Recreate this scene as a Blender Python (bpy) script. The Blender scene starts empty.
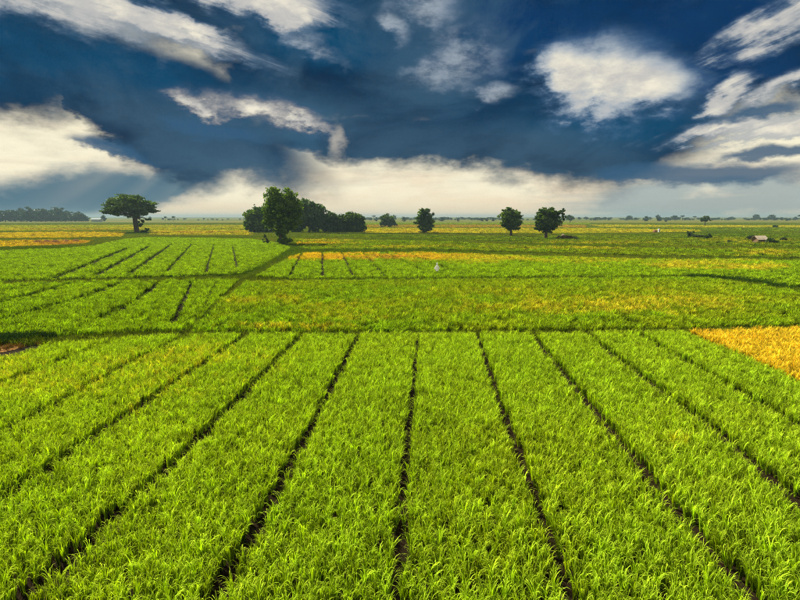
import bpy, math, random
import numpy as np
from mathutils import Vector, Matrix

random.seed(7)
rng = np.random.default_rng(11)
R = math.radians
scene = bpy.context.scene
COL = scene.collection

# ------------------------------------------------------------------ camera
CAM_H = 10.5            # drone height above the paddy floor
FPX = 560.0             # focal length in pixels of the 800 px wide photograph
Y0 = 216.5              # row of the horizon in the photograph
CX, CY = 400.0, 300.0
PITCH = math.atan((CY - Y0) / FPX)
cam = bpy.data.cameras.new('camera')
cam.sensor_width = 36.0
cam.lens = 36.0 * FPX / 800.0
cam.clip_start = 0.1
cam.clip_end = 40000
camo = bpy.data.objects.new('camera', cam)
COL.objects.link(camo)
camo.location = (0, 0, CAM_H)
camo.rotation_euler = (math.pi / 2 - PITCH, 0, 0)
scene.camera = camo

# ------------------------------------------------------------------ light
SUN_EL, SUN_AZ = R(43), R(-44)       # azimuth from +Y towards +X
sd = Vector((math.sin(SUN_AZ) * math.cos(SUN_EL), math.cos(SUN_AZ) * math.cos(SUN_EL), math.sin(SUN_EL)))
sun = bpy.data.lights.new('sun', 'SUN')
sun.energy = 5.0
sun.angle = R(0.8)
sun.color = (1.0, 0.93, 0.76)
suno = bpy.data.objects.new('sun', sun)
COL.objects.link(suno)
suno.rotation_euler = sd.to_track_quat('Z', 'Y').to_euler()
suno.location = (0, 0, 300)

scene.view_settings.view_transform = 'Standard'
scene.view_settings.look = 'None'
scene.view_settings.exposure = 1.05
scene.view_settings.gamma = 1.0
scene.view_settings.use_curve_mapping = False
scene.render.engine = 'CYCLES'
cy = scene.cycles
cy.use_denoising = True
cy.denoising_prefilter = 'NONE'
cy.denoising_quality = 'HIGH'
cy.filter_width = 1.0
cy.use_adaptive_sampling = True
cy.adaptive_threshold = 0.014
cy.adaptive_min_samples = 32
cy.denoiser = 'OPENIMAGEDENOISE'
cy.denoising_input_passes = 'RGB_ALBEDO_NORMAL'
cy.max_bounces = 5
cy.diffuse_bounces = 2
cy.glossy_bounces = 2
cy.transmission_bounces = 3
cy.volume_bounces = 0
cy.transparent_max_bounces = 4
cy.caustics_reflective = False
cy.caustics_refractive = False
cy.sample_clamp_indirect = 6


def srgb(r, g, b):
    def f(c):
        c /= 255.0
        return c / 12.92 if c <= 0.04045 else ((c + 0.055) / 1.055) ** 2.4
    return (f(r), f(g), f(b))


cp, sp_ = math.cos(PITCH), math.sin(PITCH)


def pray(px, py):
    """world direction of a photograph pixel"""
    u = (px - CX) / FPX
    v = (CY - py) / FPX
    return Vector((u, cp + v * sp_, -sp_ + v * cp))


def ground(px, py, z=0.0):
    d = pray(px, py)
    t = (z - CAM_H) / d.z
    return Vector((d.x * t, d.y * t, z))


def azel(px, py):
    d = pray(px, py).normalized()
    return math.degrees(math.atan2(d.x, d.y)), math.degrees(math.asin(d.z))


def project(P):
    """world points (N,3) -> photograph pixels"""
    x = P[:, 0]
    y = P[:, 1]
    z = P[:, 2] - CAM_H
    depth = y * cp - z * sp_
    up = y * sp_ + z * cp
    return CX + FPX * x / depth, CY - FPX * up / depth


# ------------------------------------------------------------------ world: sky + clouds, as functions of direction
world = bpy.data.worlds.new('World')
scene.world = world
world.use_nodes = True
wt = world.node_tree
wt.nodes.clear()
world.cycles.sampling_method = 'MANUAL'
world.cycles.sample_map_resolution = 512


class S:
    """a tiny wrapper so that node sockets can be written as arithmetic"""
    t = wt

    def __init__(self, sock):
        self.s = sock

    @staticmethod
    def put(inp, v):
        if isinstance(v, S):
            S.t.links.new(v.s, inp)
        else:
            inp.default_value = v

    @staticmethod
    def m(op, *a, clamp=False):
        n = S.t.nodes.new('ShaderNodeMath')
        n.operation = op
        n.use_clamp = clamp
        for i, v in enumerate(a):
            S.put(n.inputs[i], v)
        return S(n.outputs[0])

    def __add__(self, o): return S.m('ADD', self, o)
    __radd__ = __add__
    def __sub__(self, o): return S.m('SUBTRACT', self, o)
    def __rsub__(self, o): return S.m('SUBTRACT', o, self)
    def __mul__(self, o): return S.m('MULTIPLY', self, o)
    __rmul__ = __mul__
    def __truediv__(self, o): return S.m('DIVIDE', self, o)


def smooth(v, lo, hi):
    n = S.t.nodes.new('ShaderNodeMapRange')
    n.interpolation_type = 'SMOOTHSTEP'
    n.clamp = True
    S.put(n.inputs[0], v)
    n.inputs[1].default_value = lo
    n.inputs[2].default_value = hi
    n.inputs[3].default_value = 0.0
    n.inputs[4].default_value = 1.0
    return S(n.outputs[0])


def mix(f, a, b):
    n = S.t.nodes.new('ShaderNodeMix')
    n.data_type = 'RGBA'
    n.clamp_factor = True
    S.put(n.inputs[0], f)
    for i, v in ((6, a), (7, b)):
        S.put(n.inputs[i], v if isinstance(v, S) else (*v, 1.0))
    return S(n.outputs[2])


def noise(vec, scale, detail=6, rough=0.55, dist=0.0, lac=2.0):
    n = S.t.nodes.new('ShaderNodeTexNoise')
    S.put(n.inputs['Vector'], vec)
    n.inputs['Scale'].default_value = scale
    n.inputs['Detail'].default_value = detail
    n.inputs['Roughness'].default_value = rough
    n.inputs['Lacunarity'].default_value = lac
    n.inputs['Distortion'].default_value = dist
    return S(n.outputs[0])


def comb(x, y, z=0.0):
    n = S.t.nodes.new('ShaderNodeCombineXYZ')
    for i, v in enumerate((x, y, z)):
        S.put(n.inputs[i], v)
    return S(n.outputs[0])


tc = wt.nodes.new('ShaderNodeTexCoord')
nrm = wt.nodes.new('ShaderNodeVectorMath')
nrm.operation = 'NORMALIZE'
wt.links.new(tc.outputs['Generated'], nrm.inputs[0])
sep = wt.nodes.new('ShaderNodeSeparateXYZ')
wt.links.new(nrm.outputs[0], sep.inputs[0])
dx, dy, dz = (S(o) for o in sep.outputs)
az = S.m('ARCTAN2', dx, dy) * 57.29578
el = S.m('ARCSINE', dz) * 57.29578
nv = comb(dx, dy, dz * 2.0)                       # clouds are flatter than wide
nv2 = comb(dx + 7.3, dy - 2.1, dz * 2.0 + 4.0)
nv3 = comb(dx - 3.7, dy + 5.2, dz * 2.0 - 8.0)
wa = noise(nv, 9.0, 5, 0.60) - 0.5
wb = noise(nv2, 9.0, 5, 0.60) - 0.5
fine = noise(nv3, 22.0, 6, 0.62) - 0.5
PD = FPX * math.pi / 180.0                        # pixels per degree of the photograph
azw = az + wa * 5.0 + fine * 1.6
elw = el + wb * 2.6 + fine * 1.0
pw = comb(azw, elw, 1.0)
azs = az + wa * 6.5 + fine * 2.4                 # stronger ragged warp for bright cumulus
els = el + wb * 3.6 + fine * 2.0
ps = comb(azs, els, 1.0)


def blobs(vec, lst):
    """1 - distance to the nearest of several rotated ellipses given in photograph pixels"""
    best = None
    for (cx, cyy, rx, ry, rot) in lst:
        a, e = azel(cx, cyy)
        c_, s_ = math.cos(R(-rot)), math.sin(R(-rot))
        ax_, ay_ = rx / PD, ry / PD
        uv = []
        for k in ((c_ / ax_, s_ / ax_), (-s_ / ay_, c_ / ay_)):
            n = wt.nodes.new('ShaderNodeVectorMath')
            n.operation = 'DOT_PRODUCT'
            S.put(n.inputs[0], vec)
            n.inputs[1].default_value = (k[0], k[1], -k[0] * a - k[1] * e)
            uv.append(S(n.outputs['Value']))
        d = S.m('MULTIPLY_ADD', uv[0], uv[0], uv[1] * uv[1])
        best = d if best is None else S.m('MINIMUM', best, d)
    return 1.0 - S.m('SQRT', best)


# low, hazy bright sky under the cloud deck
low_c = srgb(255, 246, 216)
low_p = srgb(250, 232, 200)
blue_l = srgb(40, 98, 126)
blue_r = srgb(116, 150, 164)
n_lo = noise(comb(dx, dy, dz * 4.0), 6.0, 6, 0.58)
stk = noise(comb(dx * 1.2, dy * 1.2, dz * 14.0), 4.0, 6, 0.6)
base = mix(smooth(n_lo + el * 0.022, 0.36, 0.70), low_p, low_c)
base = mix(smooth(stk, 0.46, 0.74) * smooth(el, 0.5, 4.0) * 0.24, base, srgb(158, 154, 152))
base = mix(smooth(el, 2.4, 0.3) * 0.55, base, srgb(228, 206, 172))
pl = blobs(pw, [(85, 192, 115, 26, -6), (20, 208, 120, 19, 0), (160, 186, 55, 22, -30), (-100, 200, 110, 22, 0)])
base = mix(smooth(pl + n_lo * 0.5 - 0.25, -0.05, 0.55) * 0.95, base, blue_l)
pr = blobs(pw, [(700, 204, 150, 16, 0), (640, 196, 70, 14, -8), (780, 190, 80, 14, 6), (920, 200, 140, 24, 0)])
base = mix(smooth(pr + stk * 0.8 - 0.4, -0.1, 0.6) * 0.70, base, blue_r)
# soft shafts of light fanning out below the deck
a0, e0 = azel(300, 60)
fan = S.m('ARCTAN2', az - a0, e0 - el + 0.5)
ray = noise(comb(fan * 5.0, 3.0, 0.0), 1.3, 2, 0.5)
base = mix(smooth(ray, 0.42, 0.72) * smooth(S.m('ABSOLUTE', az + 14.0), 22.0, 8.0) * 0.30, base, srgb(236, 224, 200))

# the big dark deck
dk = blobs(pw, [
    (90, 72, 230, 44, 10), (190, 120, 140, 42, 24), (186, 158, 46, 26, 20), (-80, 50, 150, 36, 10), (95, 108, 75, 17, 24), (138, 138, 62, 24, 32),
    (400, 60, 190, 82, 0), (330, 65, 150, 70, 0), (500, 92, 170, 56, 6), (575, 146, 105, 38, 0), (365, 136, 190, 27, 1),
    (640, 130, 100, 46, -22), (660, 50, 170, 70, -6), (730, 60, 110, 50, -25), (400, 0, 460, 56, 0),
    (560, -20, 360, 80, 0), (900, 30, 130, 50, 0), (470, 140, 140, 27, 4),
    (400, -260, 700, 280, 0)])
gen = smooth(S.m('ABSOLUTE', az), 40.0, 58.0)
gen_n = noise(nv2, 2.6, 5, 0.55)
dmask = smooth(dk + fine * 0.28 + wa * 0.45, -0.22, 0.40)
dmask = S.m('MAXIMUM', dmask, gen * smooth(gen_n, 0.36, 0.58) * smooth(el, 3.0, 9.0))
n_d = noise(nv, 4.2, 7, 0.60)
n_d2 = noise(comb(dx, dy, dz * 3.2), 5.5, 7, 0.62)
deck = mix(smooth(n_d, 0.30, 0.70), srgb(0, 32, 62), srgb(4, 62, 98))
tl = blobs(pw, [(100, 68, 260, 32, 10), (-90, 55, 130, 34, 8), (600, 128, 120, 24, 0), (330, 45, 90, 30, 0)])
deck = mix(smooth(tl + wb * 0.8, -0.1, 0.8) * 0.85, deck, srgb(0, 70, 106))
sl = blobs(pw, [(195, 142, 140, 40, 22), (400, 142, 200, 36, 0), (540, 155, 130, 34, 5), (300, 120, 150, 40, 0), (420, 90, 80, 60, 0)])
deck = mix(smooth(sl + wa * 0.8, 0.0, 0.75) * 0.85, deck, srgb(50, 84, 110))
tr = blobs(pw, [(660, 15, 240, 54, 0), (500, 20, 90, 60, 0), (720, 70, 80, 40, 0)])
deck = mix(smooth(tr + wb * 0.8, 0.0, 0.8) * 0.75, deck, srgb(4, 54, 102))
deck = mix(smooth(n_d2, 0.50, 0.78) * 0.42, deck, srgb(60, 106, 136))
deck = mix(smooth(n_d2, 0.48, 0.26) * 0.55, deck, srgb(6, 34, 62))
n_d3 = noise(comb(dx, dy, dz * 1.6), 3.0, 8, 0.66, 0.8)
deck = mix(smooth(n_d3, 0.48, 0.68) * 0.62, deck, srgb(58, 92, 118))
deck = mix(smooth(n_d3, 0.47, 0.32) * 0.60, deck, srgb(0, 44, 76))
sky_c = mix(dmask, base, deck)


def cloud(sky, dens, thin, thick, top):
    """density -> veil, body, bright heart, so that edges dissolve"""
    sky = mix(smooth(dens, 0.0, 0.45) * 0.55, sky, thin)
    sky = mix(smooth(dens, 0.22, 0.72) * 0.9, sky, thick)
    return mix(smooth(dens, 0.50, 1.05), sky, top)


rag = fine * 0.95 + wa * 0.55
n_b = noise(nv3, 13.0, 7, 0.64)
# soft grey veils over the deck
wis = blobs(ps, [(462, 58, 52, 32, -20), (430, 8, 28, 30, 0), (500, 92, 20, 14, 0), (395, 25, 16, 24, 0),
                 (310, 44, 40, 12, 20)])
wd = smooth(wis + rag * 1.15, -0.15, 0.95)
sky_c = mix(wd * smooth(n_b, 0.30, 0.66) * 0.80, sky_c, mix(wd, srgb(110, 136, 164), srgb(176, 186, 196)))
# bright clouds breaking through, drawn out along the wind
st_l = noise(comb((az * 0.966 - el * 0.26) * 0.07, (az * 0.26 + el * 0.966) * 0.55, 2.0), 1.0, 7, 0.62, 0.6)
st_r = noise(comb((az * 0.93 + el * 0.36) * 0.09, (el * 0.93 - az * 0.36) * 0.60, 9.0), 1.0, 7, 0.62, 0.6)
b_l = blobs(ps, [(20, -12, 130, 23, 8), (110, 6, 130, 15, 14), (188, 30, 48, 10, 17), (225, -14, 110, 20, 8), (272, 5, 48, 16, 25), (298, 16, 18, 15, 30)])
b_r = blobs(ps, [(775, 20, 56, 20, -24), (810, -4, 44, 20, -20), (728, 98, 20, 17, -45), (768, 92, 36, 12, -35), (797, 75, 24, 10, -30),
                 (735, 130, 70, 11, -6), (800, 118, 54, 12, -14)])
gen_b = noise(nv3, 3.1, 5, 0.6)
up = S.m('MAXIMUM', gen, smooth(el, 24.0, 34.0))
dens = S.m('MAXIMUM', smooth(b_l + rag * 0.7 + (st_l - 0.5) * 1.6, -0.40, 1.05), smooth(b_r + rag * 0.9 + (st_r - 0.5) * 2.0, -0.30, 1.15))
dens = S.m('MAXIMUM', dens, up * smooth(gen_b, 0.46, 0.72))
heart = mix(smooth(n_b, 0.34, 0.68), srgb(196, 194, 190), srgb(246, 238, 216))
sky_c = cloud(sky_c, dens, srgb(112, 136, 160), srgb(190, 190, 188), heart)
rift = blobs(ps, [(252, 110, 62, 12, 6), (205, 106, 32, 9, 12), (303, 120, 40, 11, 25)])
rd = smooth(rift + rag * 1.4 + (n_b - 0.5) * 1.2, -0.55, 1.15)
sky_c = cloud(sky_c, rd, srgb(72, 92, 120), srgb(146, 146, 148), heart)
big = blobs(ps, [(602, 80, 58, 36, 3), (640, 80, 44, 28, 8), (572, 72, 36, 27, 0)])
bd = smooth(big + rag * 0.9, -0.45, 0.85)
sky_c = cloud(sky_c, bd, srgb(86, 120, 156), srgb(176, 186, 194), heart)
shaft = blobs(pw, [(336, 140, 12, 24, -12)])
sky_c = mix(smooth(shaft + n_b - 0.5, 0.0, 0.9) * 0.45, sky_c, srgb(226, 214, 192))
# dark bars floating in front of the bright low sky
bar = blobs(pw, [(715, 174, 105, 12, 1), (640, 172, 50, 10, 0), (770, 152, 60, 7, -6), (215, 130, 60, 10, 8),
                 (765, 112, 44, 7, -12), (114, 150, 36, 7, 16)])
sky_c = mix(smooth(bar + rag * 0.6, -0.1, 0.6) * 0.9, sky_c, srgb(46, 88, 122))

nish = wt.nodes.new('ShaderNodeTexSky')
nish.sky_type = 'NISHITA'
nish.sun_disc = False
nish.sun_elevation = SUN_EL
nish.sun_rotation = SUN_AZ
bg1 = wt.nodes.new('ShaderNodeBackground')
wt.links.new(nish.outputs[0], bg1.inputs[0])
bg1.inputs[1].default_value = 0.06
bg2 = wt.nodes.new('ShaderNodeBackground')
S.put(bg2.inputs[0], sky_c)
bg2.inputs[1].default_value = 0.485
mixs = wt.nodes.new('ShaderNodeMixShader')
mixs.inputs[0].default_value = 0.995      # almost closed cloud cover
wt.links.new(bg1.outputs[0], mixs.inputs[1])
wt.links.new(bg2.outputs[0], mixs.inputs[2])
wo = wt.nodes.new('ShaderNodeOutputWorld')
wt.links.new(mixs.outputs[0], wo.inputs[0])


# ------------------------------------------------------------------ helpers
def tag(o, label=None, cat=None, group=None, kind=None):
    for k, v in (('label', label), ('category', cat), ('group', group), ('kind', kind)):
        if v:
            o[k] = v
    return o


def link(name, me, parent=None):
    o = bpy.data.objects.new(name, me)
    COL.objects.link(o)
    if parent:
        o.parent = parent
    return o


def mesh(name, V, F, mat=None, smooth_=False):
    me = bpy.data.meshes.new(name)
    me.from_pydata([tuple(v) for v in V], [], [tuple(f) for f in F])
    if mat:
        me.materials.append(mat)
    if smooth_:
        me.polygons.foreach_set('use_smooth', [True] * len(me.polygons))
    me.update()
    return me


def fast_mesh(name, V, loops, starts, mat, var=None, var_name='var'):
    """numpy mesh; var = one value per vertex"""
    V = np.asarray(V, dtype=np.float32)
    loops = np.asarray(loops, dtype=np.int32)
    starts = np.asarray(starts, dtype=np.int32)
    me = bpy.data.meshes.new(name)
    me.vertices.add(len(V))
    me.vertices.foreach_set('co', V.ravel())
    me.loops.add(len(loops))
    me.loops.foreach_set('vertex_index', loops)
    me.polygons.add(len(starts))
    me.polygons.foreach_set('loop_start', starts)
    me.update(calc_edges=True)
    if var is not None:
        a = me.attributes.new(var_name, 'FLOAT', 'POINT')
        a.data.foreach_set('value', np.asarray(var, dtype=np.float32))
    me.materials.append(mat)
    return me


def new_mat(name):
    m = bpy.data.materials.new(name)
    m.use_nodes = True
    m.node_tree.nodes.clear()
    S.t = m.node_tree
    return m


def attr(name, kind='GEOMETRY', out='Fac'):
    n = S.t.nodes.new('ShaderNodeAttribute')
    n.attribute_name = name
    n.attribute_type = kind
    return S(n.outputs[out])


def hsv(col, val=1.0, sat=1.0, hue=0.5):
    n = S.t.nodes.new('ShaderNodeHueSaturation')
    S.put(n.inputs['Hue'], hue)
    S.put(n.inputs['Saturation'], sat)
    S.put(n.inputs['Value'], val)
    S.put(n.inputs['Color'], col)
    return S(n.outputs[0])


def leaf_shader(col, trans=0.45, gloss=0.06):
    t = S.t
    d = t.nodes.new('ShaderNodeBsdfDiffuse')
    S.put(d.inputs[0], col)
    tr_ = t.nodes.new('ShaderNodeBsdfTranslucent')
    S.put(tr_.inputs[0], hsv(col, 1.15, 1.05))
    mx = t.nodes.new('ShaderNodeMixShader')
    mx.inputs[0].default_value = trans
    t.links.new(d.outputs[0], mx.inputs[1])
    t.links.new(tr_.outputs[0], mx.inputs[2])
    last = mx
    if gloss:
        g = t.nodes.new('ShaderNodeBsdfGlossy')
        g.inputs['Roughness'].default_value = 0.45
        mg = t.nodes.new('ShaderNodeMixShader')
        mg.inputs[0].default_value = gloss
        t.links.new(mx.outputs[0], mg.inputs[1])
        t.links.new(g.outputs[0], mg.inputs[2])
        last = mg
    o = t.nodes.new('ShaderNodeOutputMaterial')
    t.links.new(last.outputs[0], o.inputs[0])


def rough_shader(col, rough=0.9, bump=None, bs=0.3, bd=0.05):
    t = S.t
    p = t.nodes.new('ShaderNodeBsdfPrincipled')
    S.put(p.inputs['Base Color'], col if isinstance(col, S) else (*col, 1))
    p.inputs['Roughness'].default_value = rough
    p.inputs['Specular IOR Level'].default_value = 0.02
    if bump is not None:
        b = t.nodes.new('ShaderNodeBump')
        b.inputs['Strength'].default_value = bs
        b.inputs['Distance'].default_value = bd
        S.put(b.inputs['Height'], bump)
        t.links.new(b.outputs[0], p.inputs['Normal'])
    o = t.nodes.new('ShaderNodeOutputMaterial')
    t.links.new(p.outputs[0], o.inputs[0])


def obj_coord():
    n = S.t.nodes.new('ShaderNodeNewGeometry')
    return S(n.outputs['Position'])


def scaled(vec, sx, sy, sz):
    n = S.t.nodes.new('ShaderNodeVectorMath')
    n.operation = 'MULTIPLY'
    S.put(n.inputs[0], vec)
    n.inputs[1].default_value = (sx, sy, sz)
    return S(n.outputs[0])


# ---- crop material: colour comes with each plant, every blade a little different
M_rice = new_mat('rice_leaf')
ic = attr('col', 'INSTANCER', 'Color')
va = attr('var')
pa = attr('pan')
c = hsv(ic, 0.14 + va * 0.66, 1.0, 0.525 - va * 0.036)
head = hsv(ic, 1.22 + va * 0.70, 0.97, 0.488)
c = mix(pa, c, head)
leaf_shader(c, 0.30, 0.0)

M_soil = new_mat('ground_soil')
pos = obj_coord()
n1 = noise(pos, 1.3, 6, 0.6)
n2 = noise(scaled(pos, 0.003, 0.022, 0), 1.0, 4, 0.5, 0.6)
n3 = noise(scaled(pos, 0.0012, 0.009, 0), 1.0, 5, 0.5, 0.4)
n4 = noise(scaled(pos, 0.05, 0.35, 0), 1.0, 6, 0.7)
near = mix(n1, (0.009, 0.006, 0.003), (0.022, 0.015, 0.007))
farc = mix(smooth(n2, 0.36, 0.52), (0.09, 0.15, 0.015), (0.21, 0.20, 0.025))
farc = mix(smooth(n2, 0.56, 0.64), farc, (0.30, 0.22, 0.030))
farc = mix(smooth(n3, 0.50, 0.60) * 0.75, farc, (0.10, 0.16, 0.040))
farc = mix(smooth(n3, 0.40, 0.33) * 0.6, farc, (0.22, 0.13, 0.06))
farc = hsv(farc, 0.42 + n4 * 0.36)
sxyz = S.t.nodes.new('ShaderNodeSeparateXYZ')
S.put(sxyz.inputs[0], pos)
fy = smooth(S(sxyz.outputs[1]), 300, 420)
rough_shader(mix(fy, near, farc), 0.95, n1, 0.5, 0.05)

M_bund = new_mat('bund_earth')
pos = obj_coord()
n1 = noise(pos, 2.5, 7, 0.65)
n2 = noise(pos, 0.5, 4, 0.6)
rough_shader(mix(smooth(n2, 0.4, 0.6), mix(n1, (0.03, 0.022, 0.011), (0.06, 0.042, 0.02)),
                 mix(n1, (0.03, 0.05, 0.010), (0.07, 0.09, 0.02))), 0.95, n1, 0.8, 0.06)

M_redsoil = new_mat('red_soil')
pos = obj_coord()
n1 = noise(pos, 3.0, 7, 0.65)
rough_shader(mix(n1, (0.20, 0.10, 0.03), (0.40, 0.22, 0.07)), 0.95, n1, 0.8, 0.08)


def leaf_mat(name, dark, lite, trans=0.4):
    m = new_mat(name)
    v = attr('var')
    leaf_shader(mix(v, dark, lite), trans, 0.04)
    return m


M_leaf = leaf_mat('tree_leaf_green', (0.020, 0.070, 0.002), (0.200, 0.320, 0.010))
M_leaf_d = leaf_mat('tree_leaf_dark', (0.012, 0.044, 0.003), (0.120, 0.205, 0.012))
M_leaf_b = leaf_mat('tree_leaf_bluish', (0.014, 0.050, 0.007), (0.125, 0.215, 0.028))
M_leaf_s = leaf_mat('shrub_leaf', (0.025, 0.05, 0.010), (0.10, 0.14, 0.03))
M_leaf_r = leaf_mat('dry_shrub_leaf', (0.06, 0.06, 0.012), (0.22, 0.13, 0.04))
M_leaf_f = leaf_mat('far_tree_leaf', (0.010, 0.034, 0.008), (0.050, 0.095, 0.022), 0.25)
M_bark = new_mat('bark')
pos = obj_coord()
n1 = noise(scaled(pos, 1, 1, 0.25), 5.0, 6, 0.65)
rough_shader(mix(n1, (0.035, 0.026, 0.018), (0.13, 0.10, 0.07)), 0.95, n1, 0.8, 0.1)


# ------------------------------------------------------------------ ground sheet
GX, GY0, GY1 = 9000, -300, 9000
gxs = np.linspace(-GX, GX, 37)
gys = np.concatenate([np.linspace(GY0, 600, 10), np.linspace(1000, GY1, 17)])
V = [(x, y, 0.0) for y in gys for x in gxs]
W = len(gxs)
F = [(j * W + i, j * W + i + 1, (j + 1) * W + i + 1, (j + 1) * W + i) for j in range(len(gys) - 1) for i in range(W - 1)]
tag(link('ground', mesh('ground', V, F, M_soil)), kind='structure')


# ------------------------------------------------------------------ rice plants
def blades(n, spread, len_r, w, th0, th1, seg, pan=0.0, vlo=0.0, vhi=1.0, r=None, bend=2.2):
    """n arching blades around the origin; returns verts, loops, starts, var, pan"""
    r = r or rng
    ang = r.uniform(0, 2 * math.pi, n)
    rad = spread * np.sqrt(r.uniform(0, 1, n))
    a2 = r.uniform(0, 2 * math.pi, n)
    bx, by = rad * np.cos(a2), rad * np.sin(a2)
    L = r.uniform(len_r[0], len_r[1], n)
    t0 = np.radians(r.uniform(th0[0], th0[1], n))
    t1 = np.radians(r.uniform(th1[0], th1[1], n))
    ww = w * r.uniform(0.7, 1.25, n)
    var = r.uniform(vlo, vhi, n)
    V, lo, st, vv = [], [], [], []
    base = 0
    pts = np.zeros((n, seg + 1, 3))
    pts[:, 0, 0], pts[:, 0, 1] = bx, by
    for k in range(seg):
        tm = ((k + 0.5) / seg) ** bend
        th = t0 + (t1 - t0) * tm
        ds = L / seg
        pts[:, k + 1, 0] = pts[:, k, 0] + ds * np.sin(th) * np.cos(ang)
        pts[:, k + 1, 1] = pts[:, k, 1] + ds * np.sin(th) * np.sin(ang)
        pts[:, k + 1, 2] = pts[:, k, 2] + ds * np.cos(th)
    tw = r.uniform(-0.7, 0.7, n)
    px, py = -np.sin(ang + tw), np.cos(ang + tw)
    for i in range(n):
        for k in range(seg + 1):
            t = k / seg
            h = ww[i] * 0.5 * (0.55 + 0.9 * t if t < 0.5 else 1.0 * (1 - (t - 0.5) / 0.5) ** 0.7)
            p = pts[i, k]
            if k == seg:
                V.append(p)
                vv.append(var[i])
            else:
                V.append((p[0] + px[i] * h, p[1] + py[i] * h, p[2]))
                V.append((p[0] - px[i] * h, p[1] - py[i] * h, p[2]))
                vv += [var[i], var[i]]
        for k in range(seg):
            a = base + 2 * k
            st.append(len(lo))
            if k < seg - 1:
                lo += [a, a + 1, a + 3, a + 2]
            else:
                lo += [a, a + 1, a + 2]
        base += 2 * seg + 1
    return V, lo, st, vv, [pan] * len(V)


def join_sets(sets):
    V, lo, st, vv, pp = [], [], [], [], []
    for (a, b, c_, d, e) in sets:
        ov, ol = len(V), len(lo)
        V += list(a)
        lo += [x + ov for x in b]
        st += [x + ol for x in c_]
        vv += list(d)
        pp += list(e)
    return V, lo, st, vv, pp


def plant_proto(name, sets, mat):
    V, lo, st, vv, pp = join_sets(sets)
    me = fast_mesh(name, V, lo, st, mat, vv)
    a = me.attributes.new('pan', 'FLOAT', 'POINT')
    a.data.foreach_set('value', np.asarray(pp, dtype=np.float32))
    return bpy.data.objects.new(name, me)       # source shape of the instances, not linked to the scene


P0 = [plant_proto('rice_plant_shape', [
    blades(12, 0.045, (0.46, 0.84), 0.025, (2, 14), (12, 65), 4, bend=3.0),
    blades(4, 0.045, (0.66, 0.92), 0.025, (2, 12), (30, 110), 6, 0.5, bend=4.0),
    blades(7, 0.05, (0.80, 0.99), 0.027, (2, 11), (120, 195), 8, 0.95, bend=5.0)], M_rice) for k in range(8)]
P1 = [plant_proto('rice_tuft_shape', [
    blades(20, 0.15, (0.50, 0.92), 0.044, (3, 20), (15, 85), 4),
    blades(13, 0.15, (0.84, 1.06), 0.046, (3, 14), (80, 175), 6, 0.62, bend=3.2)], M_rice) for k in range(6)]
P2 = [plant_proto('rice_patch_shape', [
    blades(34, 0.36, (0.50, 0.95), 0.08, (3, 22), (15, 90), 3),
    blades(20, 0.36, (0.88, 1.12), 0.075, (3, 16), (70, 150), 4, 0.5)], M_rice) for k in range(6)]
PG = [plant_proto('grass_tuft_shape', [
    blades(40, 0.32, (0.25, 0.75), 0.03, (3, 40), (30, 110), 3, 0.15)], M_rice) for k in range(5)]


def scatter(name, P, col, rot, scl, idx, protos, label, cat):
    me = bpy.data.meshes.new(name)
    n = len(P)
    me.vertices.add(n)
    me.vertices.foreach_set('co', np.asarray(P, np.float32).ravel())
    a = me.attributes.new('col', 'FLOAT_COLOR', 'POINT')
    a.data.foreach_set('color', np.concatenate([col, np.ones((n, 1))], 1).astype(np.float32).ravel())
    a = me.attributes.new('rot', 'FLOAT_VECTOR', 'POINT')
    a.data.foreach_set('vector', rot.astype(np.float32).ravel())
    a = me.attributes.new('scl', 'FLOAT_VECTOR', 'POINT')
    a.data.foreach_set('vector', scl.astype(np.float32).ravel())
    a = me.attributes.new('idx', 'INT', 'POINT')
    a.data.foreach_set('value', idx.astype(np.int32))
    me.update()
    o = link(name, me)
    tag(o, label, cat, None, 'stuff')
    g = bpy.data.node_groups.new('scatter', 'GeometryNodeTree')
    g.interface.new_socket('Geometry', in_out='INPUT', socket_type='NodeSocketGeometry')
    g.interface.new_socket('Geometry', in_out='OUTPUT', socket_type='NodeSocketGeometry')
    gi = g.nodes.new('NodeGroupInput')
    go = g.nodes.new('NodeGroupOutput')
    jn = g.nodes.new('GeometryNodeJoinGeometry')
    for p in reversed(protos):
        oi = g.nodes.new('GeometryNodeObjectInfo')
        oi.inputs[0].default_value = p
        oi.inputs['As Instance'].default_value = True
        g.links.new(oi.outputs['Geometry'], jn.inputs[0])
    ip = g.nodes.new('GeometryNodeInstanceOnPoints')
    g.links.new(gi.outputs[0], ip.inputs['Points'])
    g.links.new(jn.outputs[0], ip.inputs['Instance'])
    ip.inputs['Pick Instance'].default_value = True

    def named(nm, ty):
        na = g.nodes.new('GeometryNodeInputNamedAttribute')
        na.data_type = ty
        na.inputs[0].default_value = nm
        return na.outputs['Attribute']
    g.links.new(named('idx', 'INT'), ip.inputs['Instance Index'])
    g.links.new(named('rot', 'FLOAT_VECTOR'), ip.inputs['Rotation'])
    g.links.new(named('scl', 'FLOAT_VECTOR'), ip.inputs['Scale'])
    g.links.new(ip.outputs[0], go.inputs[0])
    md = o.modifiers.new('plants', 'NODES')
    md.node_group = g
    return o


def in_poly(x, y, poly):
    ins = np.zeros(len(x), bool)
    n = len(poly)
    j = n - 1
    for i in range(n):
        xi, yi = poly[i]
        xj, yj = poly[j]
        cr = ((yi > y) != (yj > y)) & (x < (xj - xi) * (y - yi) / (yj - yi + 1e-12) + xi)
        ins ^= cr
        j = i
    return ins


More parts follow.
